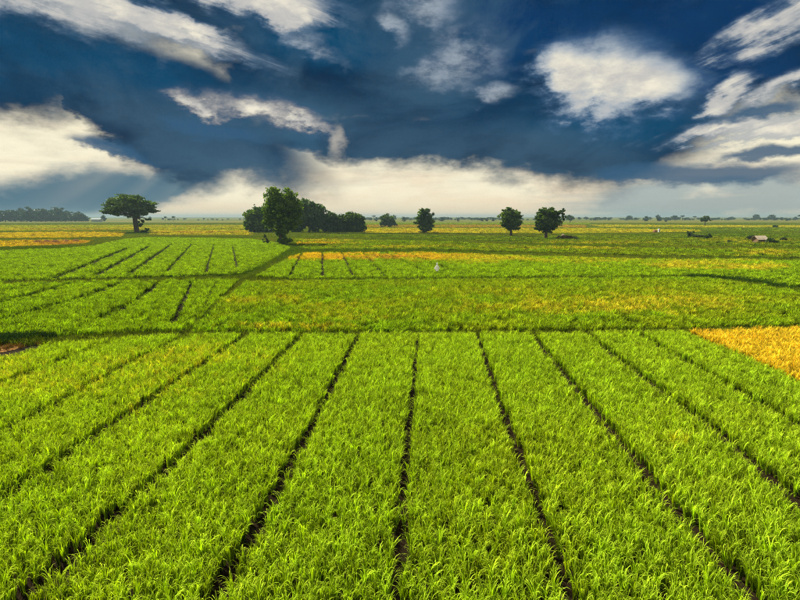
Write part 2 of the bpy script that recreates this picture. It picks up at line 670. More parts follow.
def dist_line(x, y, line):
    d = np.full(len(x), 1e9)
    for (ax, ay), (bx, by) in zip(line[:-1], line[1:]):
        ex, ey = bx - ax, by - ay
        t = np.clip(((x - ax) * ex + (y - ay) * ey) / (ex * ex + ey * ey), 0, 1)
        d = np.minimum(d, np.hypot(x - ax - t * ex, y - ay - t * ey))
    return d


def vnoise(x, y, s, seed):
    """smooth value noise"""
    r_ = np.random.default_rng(seed)
    T = r_.uniform(0, 1, (256, 256))
    x = x * s + 1000
    y = y * s + 1000
    xi, yi = np.floor(x).astype(int), np.floor(y).astype(int)
    fx, fy_ = x - xi, y - yi
    fx = fx * fx * (3 - 2 * fx)
    fy_ = fy_ * fy_ * (3 - 2 * fy_)
    g = lambda a, b: T[a & 255, b & 255]
    return (g(xi, yi) * (1 - fx) + g(xi + 1, yi) * fx) * (1 - fy_) + (g(xi, yi + 1) * (1 - fx) + g(xi + 1, yi + 1) * fx) * fy_


G_LEAF = np.array((0.185, 0.335, 0.002))
G_LIME = np.array((0.250, 0.410, 0.001))
G_DEEP = np.array((0.100, 0.190, 0.006))
Y_RIPE = np.array((0.68, 0.475, 0.012))
Y_PALE = np.array((0.58, 0.50, 0.018))
Y_BROWN = np.array((0.50, 0.28, 0.035))
OLIVE = np.array((0.245, 0.325, 0.003))
CANOPY = 0.80


def W2(pts, z=CANOPY):
    return [tuple(ground(x, y, z).xy) for x, y in pts]


FIELDS = []


def field(name, label, poly, base, alt, spacing, lod, trenches=(), gap=0.30, patches=(), hscale=1.0, seed=1, cat='rice crop', mott=0.5):
    pw_ = W2(poly)
    FIELDS.append(pw_)
    tl_ = [W2(t) for t in trenches]
    r_ = np.random.default_rng(seed)
    xs = [p[0] for p in pw_]
    ys = [p[1] for p in pw_]
    # rows follow the direction of the beds
    gx, gy = np.meshgrid(np.arange(min(xs) - 5, max(xs) + 5, spacing), np.arange(min(ys) - 5, max(ys) + 5, spacing))
    x = gx.ravel() + r_.normal(0, spacing * 0.22, gx.size)
    y = gy.ravel() + r_.normal(0, spacing * 0.22, gx.size)
    k = in_poly(x, y, pw_) & (r_.uniform(0, 1, x.size) > 0.04) & (y > 8.5) & (np.abs(x) < y * 0.87 + 3)
    x, y = x[k], y[k]
    wob = (vnoise(x, y, 0.9, seed + 5) - 0.5) * 0.16
    for ti, t in enumerate(tl_):
        k = dist_line(x, y, t) > (gap[ti] if isinstance(gap, tuple) else gap) + wob
        x, y, wob = x[k], y[k], wob[k]
    n = len(x)
    P = np.stack([x, y, np.zeros(n)], 1)
    pc = P.copy()
    pc[:, 2] = CANOPY
    px, py = project(pc)
    m = vnoise(x, y, 0.12, seed) * 0.6 + vnoise(x, y, 0.5, seed + 1) * 0.4
    f = np.clip((m - 0.5) * 2.2 * mott + 0.5 * mott + r_.normal(0, 0.16, n), 0, 1)[:, None]
    col = base * (1 - f) + alt * f
    for (cx, cyy, rx, ry, s, pcx) in patches:
        d = np.sqrt(((px - cx) / rx) ** 2 + ((py - cyy) / ry) ** 2)
        w_ = np.clip(1.35 - d + (vnoise(x, y, 0.25, seed + 9) - 0.5) * 1.1, 0, 1) * s
        w_ = np.where(r_.uniform(0, 1, n) < w_ * 1.1, np.clip(0.35 + w_ * 0.6, 0, 1), w_ * 0.25)[:, None]
        col = col * (1 - w_) + pcx * w_
    col *= np.clip(r_.normal(1.0, 0.28, (n, 1)), 0.35, 1.7)
    rot = np.stack([r_.normal(0, 0.09, n), r_.normal(0, 0.09, n), r_.uniform(0, 6.28, n)], 1)
    sz = np.clip(r_.normal(1, (0.13, 0.18, 0.20)[lod], n), 0.5, 1.45) * hscale * (0.93 + 0.14 * vnoise(x, y, 0.35, seed + 3))
    protos = (P0, P1, P2)[lod]
    wfac = spacing / (0.25, 0.50, 1.0)[lod] if lod else 1.0
    scl = np.stack([sz * wfac, sz * wfac, sz], 1)
    if not lod:
        scl = np.stack([sz, sz, sz], 1)
    return scatter(name, P, col, rot, scl, r_.integers(0, len(protos), n), protos, label, cat)


# foreground paddy with its drains between the beds
TR0 = [
    [(185, 331), (130, 357), (65, 392), (0, 424), (-80, 468)],
    [(120, 334), (30, 366), (-60, 400)],
    [(245, 331), (175, 375), (105, 420), (50, 456), (0, 488), (-80, 540)],
    [(302, 330), (235, 395), (180, 446), (130, 490), (50, 558), (0, 600), (-90, 680)],
    [(359, 329), (318, 404), (272, 487), (232, 552), (203, 600), (120, 745)],
    [(418, 329), (411, 400), (404, 465), (401, 520), (395, 600), (388, 745)],
    [(477, 329), (500, 395), (527, 465), (550, 525), (578, 600), (640, 755)],
    [(532, 329), (585, 392), (625, 437), (672, 492), (720, 545), (768, 600), (900, 752)],
    [(587, 329), (635, 365), (720, 424), (790, 480), (860, 540)],
    [(640, 330), (750, 390), (812, 424), (900, 470)],
]
field('rice_crop', 'tall bright green rice in long beds divided by dark straight drains',
      [(-260, 356), (0, 354), (24, 348), (50, 341), (110, 334.5), (190, 331), (300, 330.5), (420, 330), (560, 329.5),
       (640, 328.5), (684, 328), (738, 349.5), (798, 376), (1000, 468), (1300, 770), (-420, 770)],
      np.array((0.235, 0.385, 0.006)), np.array((0.315, 0.450, 0.008)), 0.228, 0, TR0, (0.34, 0.34, 0.34, 0.30, 0.24, 0.165, 0.21, 0.29, 0.33, 0.33),
      [(545, 500, 70, 90, 0.30, OLIVE), (150, 375, 90, 22, 0.22, Y_PALE), (676, 435, 12, 5, 0.4, Y_PALE),
       (470, 480, 50, 120, 0.25, OLIVE), (205, 352, 60, 12, 0.25, Y_PALE), (10, 370, 40, 20, 0.3, Y_PALE)], hscale=0.90, seed=21)
field('ripe_rice_crop', 'golden ripe rice in the corner beside the green foreground beds',
      [(690, 327.4), (800, 324), (980, 318), (1100, 500), (1000, 460), (801, 374), (742, 348.5)],
      Y_RIPE, Y_PALE, 0.24, 0, seed=31, hscale=0.88)
# middle paddies
field('rice_crop', 'lime green rice in the block with slanting drains left of the faint footpath',
      [(-160, 285), (0, 282.5), (100, 280), (160, 279), (238, 278), (213, 301), (186, 325.5), (100, 329), (0, 331.5), (-160, 337)],
      G_LIME, G_LEAF, 0.46, 1,
      [[(160, 279.5), (137, 297), (85, 321)], [(192, 279.5), (180, 305), (171, 321)], [(120, 281), (85, 294), (0, 317)], [(70, 282), (-30, 308)],
       [(216, 279), (205, 302)], [(30, 284), (-60, 300)]], (0.55, 0.36, 0.75, 0.8, 0.3, 0.8), seed=41)
field('rice_crop', 'broad olive green rice block with scattered yellowing patches',
      [(246, 280), (400, 278.5), (600, 276.8), (700, 276), (745, 282), (800, 290), (1000, 294), (1000, 314), (800, 321), (690, 323.8),
       (600, 325.5), (400, 327), (192, 327), (217, 302)],
      G_LEAF * 1.12, OLIVE * 1.12, 0.46, 1, (), 0.3,
      [(265, 324, 45, 3, 0.8, Y_PALE), (315, 323.5, 30, 3, 0.75, Y_PALE), (240, 298, 22, 3, 0.5, Y_PALE), (285, 296, 20, 3, 0.55, Y_PALE),
       (640, 300, 90, 9, 0.65, Y_PALE), (585, 308, 60, 5, 0.45, Y_PALE), (500, 305, 50, 5, 0.45, Y_PALE), (350, 310, 60, 8, 0.3, Y_PALE),
       (480, 290, 80, 5, 0.25, Y_PALE), (790, 288, 30, 6, 0.8, G_LIME)], seed=51, mott=0.8)
field('rice_crop', 'fresh green rice block below the umbrella shaped tree',
      [(-140, 251), (0, 250), (60, 248), (95, 245), (125, 238.5), (150, 237), (250, 238.5), (276, 242), (290, 247), (276, 256.5), (257, 266.5), (241, 272),
       (160, 274.6), (100, 276), (0, 278.6), (-140, 282.5)],
      G_LIME, G_LEAF, 0.58, 1,
      [[(-140, 259), (0, 257.5), (120, 256), (236, 255)], [(214, 243), (205, 272.5)], [(192, 243), (164, 272.5)], [(172, 243), (128, 273)], [(150, 245), (95, 274)],
       [(128, 247), (55, 276)], [(232, 244), (237, 266)]], (0.5, 0.42, 0.55, 0.75, 0.9, 1.0, 0.42), seed=61)
field('rice_crop', 'green rice strip with an orange ripening upper edge behind the scarecrow',
      [(256, 274.5), (286, 258), (302, 252), (420, 251.5), (540, 255.5), (640, 258), (760, 259), (980, 264), (980, 288), (790, 284), (745, 277), (700, 273.5), (500, 275), (300, 276.5)],
      G_LIME, G_LEAF, 0.58, 1,
      [[(302, 251), (290, 274)], [(322, 251), (323, 275)], [(341, 251), (354, 275)], [(362, 251), (385, 274)], [(384, 251), (425, 270)], [(405, 251), (460, 272)]], 0.42,
      [(330, 255, 60, 4, 1.0, Y_RIPE), (420, 255.5, 70, 4, 1.0, Y_RIPE), (490, 257.5, 60, 3.5, 0.8, Y_PALE), (690, 263, 70, 4, 0.8, Y_PALE), (745, 266, 40, 3, 0.8, Y_PALE),
       (580, 259, 60, 3, 0.5, Y_PALE), (385, 257, 40, 3, 0.8, Y_BROWN)], seed=71)
# back paddies, strips of different ripeness
BACK = [
    ('rice_crop', 'olive rice strip between the big twin-topped tree and the orange ripening edge',
     [(292, 238.5), (420, 240), (540, 245), (640, 247), (980, 250), (980, 259), (640, 254.5), (540, 251.5), (420, 248.3), (302, 248.6)], OLIVE, G_LEAF,
     [(318, 242.2, 32, 1.1, 1.0, Y_RIPE), (400, 246, 50, 1.2, 0.7, Y_PALE), (330, 239.5, 40, 1.0, 0.8, Y_PALE), (560, 247, 60, 1.5, 0.7, Y_PALE), (770, 252, 30, 3, 0.8, Y_PALE), (700, 249, 60, 1.2, 0.5, G_LIME)]),
    ('ripe_rice_crop', 'golden rice strip around the feet of the solitary round trees',
     [(345, 227.8), (600, 228), (700, 229.5), (700, 231.5), (600, 232.6), (560, 233.2), (440, 232.8), (362, 232.8)], Y_PALE, OLIVE, [(420, 231, 60, 2, 0.5, Y_RIPE)]),
    ('rice_crop', 'dull green strip of low rice under the solitary round trees',
     [(330, 234.2), (440, 235.2), (560, 236), (640, 234), (980, 233), (980, 248), (640, 245), (540, 242.5), (420, 237.6), (330, 236.8)], G_DEEP, OLIVE,
     [(620, 239, 60, 2, 0.6, OLIVE), (740, 240, 60, 3, 0.4, Y_PALE), (600, 242, 60, 1.2, 0.6, Y_PALE)]),
    ('ripe_rice_crop', 'long bright yellow ripe rice strip beside the umbrella shaped tree',
     [(-160, 233.2), (0, 232.4), (60, 231.6), (126, 231.8), (121, 236.2), (60, 237.6), (-160, 238.2)], np.array((0.66, 0.50, 0.008)), Y_PALE, []),
    ('ripe_rice_crop', 'half harvested brownish yellow rice plot below the bright yellow strip',
     [(-160, 241), (0, 240.4), (40, 239.4), (92, 240.0), (85, 242.8), (40, 245), (0, 246.2), (-160, 248)], Y_RIPE, Y_PALE, [(62, 242.5, 32, 3.0, 1.0, Y_BROWN)]),
    ('rice_crop', 'thin strip of yellow green rice between the umbrella tree and the grove',
     [(152, 229.5), (248, 229.3), (252, 234.8), (150, 234.6)], Y_PALE, OLIVE, [(200, 231.8, 60, 0.6, 0.8, Y_BROWN)]),
    ('rice_crop', 'wide pale olive rice plain in front of the dark wood',
     [(-160, 225.5), (0, 225), (130, 224.8), (250, 224.8), (250, 228.4), (130, 229.6), (60, 230.4), (-160, 231.2)], OLIVE, Y_PALE, [(60, 229, 80, 0.7, 0.6, Y_BROWN), (200, 226, 60, 0.5, 0.5, Y_BROWN)]),
    ('ripe_rice_crop', 'thin golden strip on the open plain beyond the short hedge',
     [(590, 224.6), (820, 225.4), (980, 226), (980, 227.4), (820, 227.2), (600, 226.6)], Y_PALE, OLIVE, []),
    ('rice_crop', 'thin dark green strip on the open plain beyond the white pillar',
     [(590, 227.2), (820, 228), (980, 228.4), (980, 231.8), (720, 230.8), (700, 229), (600, 227.7)], G_DEEP, OLIVE, []),
    ('rice_crop', 'pale green strip on the plain between the grove and the far dome shaped tree',
     [(300, 222.6), (590, 222.6), (590, 224), (300, 224)], OLIVE, G_LEAF, []),
    ('ripe_rice_crop', 'brownish strip on the plain beyond the grove',
     [(300, 224.6), (585, 224.8), (585, 227), (380, 226.8), (300, 226.8)], Y_BROWN, OLIVE, []),
]
for i, (nm, lb, pl_, b_, a_, pt_) in enumerate(BACK):
    far_ = min(p[1] for p in pl_) < 230
    field(nm, lb, pl_, b_, a_, 2.4 if far_ else 1.4, 2, (), 0.3, pt_, seed=100 + i, mott=0.7)


# ------------------------------------------------------------------ bunds (earth banks) with rough grass
def ribbon(name, line, width, h, mat, label=None, z0=0.0):
    pts = [ground(x, y, 0.3) for x, y in line]
    # subdivide
    P = []
    for a, b in zip(pts[:-1], pts[1:]):
        n = max(2, int((b - a).length / 3))
        for i in range(n):
            P.append(a.lerp(b, i / n))
    P.append(pts[-1])
    prof = [(-0.5, -0.05), (-0.28, 0.75), (0.0, 1.0), (0.28, 0.75), (0.5, -0.05)]
    V, F = [], []
    for i, p in enumerate(P):
        a, b = P[max(0, i - 1)], P[min(len(P) - 1, i + 1)]
        d = (b - a)
        d.z = 0
        d.normalize()
        nrm_ = Vector((-d.y, d.x, 0))
        for u, z in prof:
            j = random.uniform(-0.08, 0.08)
            V.append((p.x + nrm_.x * (u + j) * width, p.y + nrm_.y * (u + j) * width, z0 + max(-0.05, z * h * random.uniform(0.8, 1.15))))
    K = len(prof)
    for i in range(len(P) - 1):
        for k in range(K - 1):
            F.append((i * K + k, i * K + k + 1, (i + 1) * K + k + 1, (i + 1) * K + k))
    o = link(name, mesh(name, V, F, mat, True))
    tag(o, kind='structure')
    return P


def bund_grass(line_pts, width, n_per_m, col, label, seed, hs=1.0):
    r_ = np.random.default_rng(seed)
    A = np.array([(p.x, p.y) for p in line_pts])
    seg = np.hypot(*(A[1:] - A[:-1]).T)
    n = int(seg.sum() * n_per_m)
    s = r_.choice(len(seg), n, p=seg / seg.sum())
    t = r_.uniform(0, 1, n)[:, None]
    p = A[s] * (1 - t) + A[s + 1] * t
    p = p + r_.normal(0, width * 0.28, p.shape)
    P = np.concatenate([p, np.full((n, 1), 0.1)], 1)
    c_ = np.array(col) * r_.uniform(0.6, 1.4, (n, 1))
    rot = np.stack([np.zeros(n), np.zeros(n), r_.uniform(0, 6.28, n)], 1)
    sc = r_.uniform(0.7, 1.3, n) * hs
    scatter('bund_grass', P, c_, rot, np.stack([sc, sc, sc], 1), r_.integers(0, len(PG), n), PG, label, 'grass')


BUNDS = [  # most grass colours are darkened to stand for shade in the gaps between plots
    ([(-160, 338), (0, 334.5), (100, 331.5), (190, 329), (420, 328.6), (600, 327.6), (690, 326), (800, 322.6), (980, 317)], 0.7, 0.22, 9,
     (0.05, 0.085, 0.012), 'low grass tinted dark as shade along the bank above the foreground beds', 0.55),
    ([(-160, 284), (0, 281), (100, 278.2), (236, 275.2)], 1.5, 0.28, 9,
     (0.05, 0.11, 0.006), 'thick grass tinted dark as shade on the bank below the umbrella tree paddy', 0.95),
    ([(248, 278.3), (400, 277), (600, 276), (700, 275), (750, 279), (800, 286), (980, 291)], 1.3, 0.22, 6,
     (0.035, 0.06, 0.010), 'grass tinted dark as shade along the long bank before the scarecrow strip', 0.7),
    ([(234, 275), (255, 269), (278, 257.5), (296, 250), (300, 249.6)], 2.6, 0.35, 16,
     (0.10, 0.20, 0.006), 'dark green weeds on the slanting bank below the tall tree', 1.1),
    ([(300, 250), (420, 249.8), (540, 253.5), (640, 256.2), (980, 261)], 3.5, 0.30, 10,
     (0.040, 0.070, 0.012), 'grassy bank tinted dark as shade behind the orange ripening edge', 1.1),
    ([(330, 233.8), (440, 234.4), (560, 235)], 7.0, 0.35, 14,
     (0.030, 0.055, 0.012), 'grassy bank tinted dark as shade below the solitary round trees', 1.5),
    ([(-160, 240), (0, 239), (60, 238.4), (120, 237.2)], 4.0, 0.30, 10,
     (0.035, 0.06, 0.012), 'grassy bank tinted dark as shade between the two yellow plots', 1.2),
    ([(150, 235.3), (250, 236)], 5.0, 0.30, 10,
     (0.040, 0.06, 0.012), 'grassy bank tinted dark as shade between the umbrella tree and the grove', 1.2),
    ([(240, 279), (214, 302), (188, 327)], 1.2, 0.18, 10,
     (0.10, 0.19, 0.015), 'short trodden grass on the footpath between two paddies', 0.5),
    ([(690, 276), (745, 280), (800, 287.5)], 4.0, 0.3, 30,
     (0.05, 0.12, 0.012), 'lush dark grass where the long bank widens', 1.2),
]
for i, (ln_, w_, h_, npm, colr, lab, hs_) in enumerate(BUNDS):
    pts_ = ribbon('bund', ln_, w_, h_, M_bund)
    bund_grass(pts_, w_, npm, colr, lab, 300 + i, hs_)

# rough grass on all the ground left between the plots
r_ = np.random.default_rng(77)
GP = []
for (d0, d1, dens) in ((45, 110, 5.0), (110, 230, 2.2), (230, 420, 0.75), (420, 900, 0.12)):
    wx = d1 * 0.95
    n = int(2 * wx * (d1 - d0) * dens)
    x, y = r_.uniform(-wx, wx, n), r_.uniform(d0, d1, n)
    k = np.abs(x) < y * 0.95
    x, y = x[k], y[k]
    out = np.ones(len(x), bool)
    for p in FIELDS:
        out &= ~in_poly(x, y, p)
    x, y = x[out], y[out]
    GP.append(np.stack([x, y, np.zeros(len(x)), np.full(len(x), max(1.0, (d0 / 70.0) ** 0.8))], 1))
GP = np.concatenate(GP)
n = len(GP)
m = vnoise(GP[:, 0] * 0.4, GP[:, 1], 0.05, 5)[:, None]
c_ = (np.array((0.12, 0.22, 0.008)) * (1 - m) + np.array((0.24, 0.28, 0.02)) * m) * r_.uniform(0.6, 1.4, (n, 1))
sc = r_.uniform(0.6, 1.2, n)
scatter('rough_grass', GP[:, :3], c_, np.stack([np.zeros(n), np.zeros(n), r_.uniform(0, 6.28, n)], 1),
        np.stack([sc * GP[:, 3] * 1.3, sc * GP[:, 3] * 1.3, sc * np.minimum(GP[:, 3], 1.6)], 1), r_.integers(0, len(PG), n), PG,
        'rough dark grass on the strips of ground between the plots', 'grass')

# bare reddish soil and rank grass in the corner of the foreground paddy
sp = [ground(x, y, 0.0) for x, y in [(-160, 357), (-6, 354), (15, 350), (22, 346.5), (0, 345.5), (-160, 350)]]
me = mesh('bare_soil', [(p.x, p.y, 0.03) for p in sp], [tuple(range(len(sp)))], M_redsoil)
tag(link('bare_soil', me), kind='structure')
cg = [ground(x, y, 0.2) for x, y in [(-160, 344), (0, 340), (46, 336)]]
bund_grass(cg, 2.2, 90, (0.035, 0.085, 0.012), 'rank dark grass above the bare red soil patch', 390, 1.0)


cg = [ground(x, y, 0.0) for x, y in [(-160, 353.5), (-6, 350), (16, 348)]]
bund_grass(cg, 1.6, 30, (0.24, 0.14, 0.03), 'dry brown stubble on the bare red soil patch', 391, 0.5)


# ------------------------------------------------------------------ trees
def tube(V, F, pts, rad, n=7):
    base = len(V)
    for i, (p, r_) in enumerate(zip(pts, rad)):
        a, b = pts[max(0, i - 1)], pts[min(len(pts) - 1, i + 1)]
        d = (b - a).normalized()
        u = d.orthogonal().normalized()
        v = d.cross(u)
        for k in range(n):
            t = 2 * math.pi * k / n
            V.append(p + (u * math.cos(t) + v * math.sin(t)) * r_)
    for i in range(len(pts) - 1):
        for k in range(n):
            F.append((base + i * n + k, base + i * n + (k + 1) % n, base + (i + 1) * n + (k + 1) % n, base + (i + 1) * n + k))


def crown_mesh(name, ell, leaf, n_leaf, mat, seed, clump=0.22, fill=0.55):
    clump *= 0.72
    """ell: list of (center, radii); leaves gather in clumps spread through the outer volume"""
    r_ = np.random.default_rng(seed)
    vol = np.array([(e[1][0] * e[1][1] * e[1][2]) ** 0.75 for e in ell])
    cnt = np.maximum(60, (n_leaf * vol / vol.sum())).astype(int)
    C, VAR = [], []
    for (c0, rr), n in zip(ell, cnt):
        per = 34
        nc = max(6, n // per)
        d = r_.normal(0, 1, (nc, 3))
        d /= np.linalg.norm(d, axis=1)[:, None]
        rad = r_.uniform(fill, 1.0, nc)[:, None] * r_.uniform(0.85, 1.16, (nc, 1))
        cc = np.array(c0) + d * rad * np.array(rr)
        cv = np.clip(r_.normal(0.45, 0.24, nc), 0, 1)
        o = r_.normal(0, 1, (nc, per, 3)) * (clump * np.array([rr[0], rr[1], rr[2] * 0.75]) * 0.8)
        C.append((cc[:, None, :] + o).reshape(-1, 3))
        VAR.append(np.clip(cv[:, None] + r_.normal(0, 0.16, (nc, per)), 0, 1).ravel())
    C = np.concatenate(C)
    VAR = np.concatenate(VAR)
    k = C[:, 2] > 0.15
    C, VAR = C[k], VAR[k]
    n = len(C)
    a = r_.normal(0, 1, (n, 3))
    a /= np.linalg.norm(a, axis=1)[:, None]
    b = r_.normal(0, 1, (n, 3))
    b -= a * (a * b).sum(1)[:, None]
    b /= np.linalg.norm(b, axis=1)[:, None]
    s = leaf * r_.uniform(0.6, 1.4, (n, 1))
    V = np.stack([C - a * s, C + b * s * 0.55, C + a * s, C - b * s * 0.55], 1).reshape(-1, 3)
    return fast_mesh(name, V, np.arange(n * 4), np.arange(n) * 4, mat, np.repeat(VAR, 4))


def tree(name, label, base, blobs_px, trunk_w, mat, n_leaf=9000, leaf_px=1.3, cat='tree', group=None, seed=1, trunk_to=None, stems=1, depth=0.85,
         clump=0.22, fill=0.55, no_trunk=False, zbase=0.0):
    bx, by = base
    P = ground(bx, by)
    mpp = (P.y * cp + CAM_H * sp_) / FPX
    root = link(name, None)
    root.location = P
    tag(root, label, cat, group)
    r_ = random.Random(seed)
    ell = []
    for (cx, cyy, rx, ry) in blobs_px:
        ell.append((((cx - bx) * mpp, r_.uniform(-0.3, 0.3) * rx * mpp, (by - cyy) * mpp), (rx * mpp, rx * mpp * depth, ry * mpp)))
    link('crown', crown_mesh('crown', ell, leaf_px * mpp, n_leaf, mat, seed, clump, fill), root)
    V, F = [], []
    tw = trunk_w * mpp * 0.5
    if trunk_to is None:
        trunk_to = (sum(b[0] for b in blobs_px) / len(blobs_px), sum(b[1] for b in blobs_px) / len(blobs_px))
    top = Vector(((trunk_to[0] - bx) * mpp, 0, (by - trunk_to[1]) * mpp))
    for s in range(stems):
        off = Vector(((s - (stems - 1) / 2) * tw * 1.5, r_.uniform(-0.5, 0.5) * tw, 0))
        pts = [off + Vector((0, 0, -0.3)), off * 0.9 + top * 0.06, off * 0.8 + top * 0.35 + Vector((r_.uniform(-.3, .3) * tw, 0, 0)),
               off * 1.0 + top * 0.7 + Vector((r_.uniform(-.5, .5) * tw, 0, 0)), off * 1.2 + top]
        tube(V, F, pts, [tw * 1.35, tw * 1.05, tw * 0.85, tw * 0.7, tw * 0.45], 8)
    fork = top * 0.6
    for (c0, rr) in ell:
        for q in range(2):
            e = Vector(c0) + Vector((r_.uniform(-.6, .6) * rr[0], r_.uniform(-.6, .6) * rr[1], r_.uniform(-.1, .6) * rr[2]))
            mid = fork.lerp(e, 0.5) + Vector((0, 0, r_.uniform(-0.05, 0.12) * e.length))
            tube(V, F, [fork, mid, e], [tw * 0.55, tw * 0.32, tw * 0.08], 5)
    link('trunk', mesh('trunk', V, F, M_bark, True), root)
    return root


tree('umbrella_tree', 'wide umbrella shaped dark tree with flat spreading crown and thick trunk', (137, 233.2),
     [(131, 200.5, 18, 5), (120, 203.5, 14, 4.5), (143, 203.5, 13, 4.5), (116, 207.5, 12, 4.5), (147, 206, 12, 5), (131, 207, 20, 6), (109, 212.3, 7.5, 2.5), (153, 211, 7.5, 3), (121, 213, 10, 3), (145, 213, 9, 3.5),
      (134, 215, 8, 5), (149, 219.5, 3.2, 1.4), (139, 226, 3.5, 5), (143, 222, 2.2, 3.5)],
     2.3, M_leaf_d, 20000, 0.95, 'tree', None, 3, (135, 205), 3, 0.8, 0.20, 0.35)
tree('bush', 'small dark bush at the right foot of the umbrella shaped tree', (147.5, 233.4), [(147, 230.6, 2.6, 2.4), (144, 231.8, 3.5, 1.6)], 0.8, M_leaf_d, 900, 0.7, 'bush', None, 4)
tree('tall_tree', 'tallest leafy green tree with uneven double top and ivy covered trunk', (281, 245.5),
     [(277, 196, 10, 8), (290, 199, 10, 9), (284, 206, 17, 11), (272, 210, 9, 10), (295, 213, 9, 11), (281, 217, 14, 10), (270, 222, 6, 8), (285, 226, 8, 9), (293, 225, 6, 6),
      (282, 238, 5.5, 7), (286, 241, 6, 4), (278, 230, 4, 6)],
     4.0, M_leaf, 26000, 1.05, 'tree', None, 5, (283, 202), 1, 0.85, 0.24, 0.3)
tree('sapling', 'thin young sapling beside the ivy covered trunk of the tallest tree', (267.5, 245.2), [(266, 240.5, 3.2, 2.6), (269.5, 242.5, 2.2, 1.8), (265.5, 236.5, 1.5, 2)], 0.8, M_leaf_s, 500, 0.8, 'tree', None, 6)
GROVE = [
    ('round olive green tree at the open end of the grove nearest the umbrella tree', (254, 233.2), [(254, 216, 8, 8.5), (251, 224, 6, 6), (258, 224, 7, 8), (262, 213, 6, 6)], M_leaf, 9000),
    ('broad bluish green tree rising right behind the tallest tree', (309, 233), [(306, 207, 10, 7), (317, 211, 8, 7), (309, 216, 13, 9), (303, 222, 6, 7), (316, 223, 7, 7), (323, 224, 5, 7)], M_leaf_b, 12000),
    ('slim dark tree filling the grove behind the ivy covered trunk', (297, 233.1), [(297, 218, 8, 9), (297, 226, 7, 6)], M_leaf_b, 5000),
    ('low grey green tree in the middle of the grove', (331, 233), [(331, 219, 5.5, 6.5), (331, 226, 6.5, 6), (326, 222, 5, 7)], M_leaf_b, 6000),
    ('small dark tree beside the rounded end tree of the grove', (342, 233), [(342, 221, 6, 6), (342, 227, 6, 5)], M_leaf_d, 5000),
    ('rounded dark tree closing the grove towards the solitary trees', (354, 233), [(352, 219, 7.5, 6), (359, 220.5, 5.5, 5.5), (355, 226, 8.5, 5.5), (348, 226, 5, 6)], M_leaf_d, 8000),
    ('dark tree between the olive end tree and the tallest tree', (267, 233.1), [(267, 219, 7, 9), (266, 226, 6, 6)], M_leaf_d, 5000),
]
for i, (lb, b_, bl_, m_, n_) in enumerate(GROVE):
    tree('grove_tree', lb, b_, [(a, b + 0.5, c * 1.12, d * 1.08) for a, b, c, d in bl_], 1.5, m_, int(n_ * 1.5), 1.1, 'tree', 'trees of the grove', 20 + i, None, 2, 0.85, 0.22, 0.35)
tree('round_tree', 'low dome shaped dark tree standing between the grove and the solitary trees', (388.5, 227.4), [(387, 219, 7.5, 5), (391, 222, 6, 4.6), (384.5, 223.5, 5, 3.6)], 1.2, M_leaf_d, 4500, 0.9, 'tree', None, 41, None, 1, 0.9, 0.2, 0.3)
tree('round_tree', 'upright oval tree with leaves reaching down to the ground', (424, 233.6), [(424, 213, 5.5, 5), (421, 219, 6.2, 6), (428, 219, 6.2, 7), (424.5, 225.5, 8.6, 6), (423, 229.5, 6, 3.5)], 1.5, M_leaf_d, 6500, 1.0, 'tree', None, 42, None, 1, 0.9, 0.2, 0.3)
tree('round_tree', 'solitary round crowned tree on a short bare trunk with a reddish foot', (511, 237), [(508, 211.5, 5.5, 4), (506, 217, 7.5, 6), (514.5, 217.5, 7.5, 6.5), (504, 224, 5.5, 4.5), (512, 224.5, 9, 6.5), (518, 223, 3.8, 6)], 2.4, M_leaf, 8500, 1.0, 'tree', None, 43, (510.5, 215), 1, 0.9, 0.2, 0.35)
tree('round_tree', 'solitary dense tree with a lobe of leaves hanging from its right shoulder', (545.5, 239.4), [(545, 213, 8.5, 5), (552, 213.5, 7, 5), (541, 219, 7.5, 6), (549, 221, 10, 8.5), (560.5, 213, 3.5, 4), (562.5, 217.5, 2, 4), (539, 226, 6, 6), (548, 228, 8, 4.5)], 3.2, M_leaf_d, 11000, 1.0, 'tree', None, 44, (546, 216), 1, 0.9, 0.2, 0.35)
tree('shrub', 'low reddish dry shrub to the right of the dense solitary tree', (567, 240), [(563, 237.4, 6, 2.6), (571, 238.2, 6, 2), (558, 238.6, 3, 1.4)], 0.8, M_leaf_r, 1800, 0.7, 'shrub', None, 45)
tree('shrub', 'small dark green shrub at the end of the dry shrub', (576, 240.8), [(575.5, 238.8, 3.2, 1.6)], 0.6, M_leaf_s, 700, 0.7, 'shrub', None, 46)
HEDGE = [
    ('dark rounded bush at the end of the short hedge', (689.5, 238.2), [(689, 234.6, 4.2, 3.2), (692, 235.5, 3, 2.4)], M_leaf_d),
    ('thin low bush in the middle of the short hedge', (700, 238.8), [(699, 236.2, 6.5, 1.8)], M_leaf_s),
    ('grey green bush at the far end of the short hedge', (709.5, 240), [(709.5, 236.6, 4, 2.6), (706, 237.2, 3, 2)], M_leaf_d),
    ('low weedy bush between the short hedge and the hut', (729, 243.6), [(728.5, 242, 3.2, 1.5), (721, 242.6, 4, 1.1), (736, 242.4, 4, 1)], M_leaf_s),
    ('dark bush standing on the hedge side of the hut', (750.5, 241), [(750, 237.8, 3.2, 2.6)], M_leaf_s),
    ('large dark bush standing right before the hut', (771, 244.4), [(771, 240.8, 5, 3.4), (775, 241.5, 3, 2.4)], M_leaf_d),
    ('small round bush beyond the hut and its large bush', (783.5, 242), [(783, 239.5, 2.8, 2.2)], M_leaf_s),
    ('lone distant bush on the open plain beyond the hut', (774.5, 228), [(774.5, 226.4, 2.3, 1.4)], M_leaf_d),
]
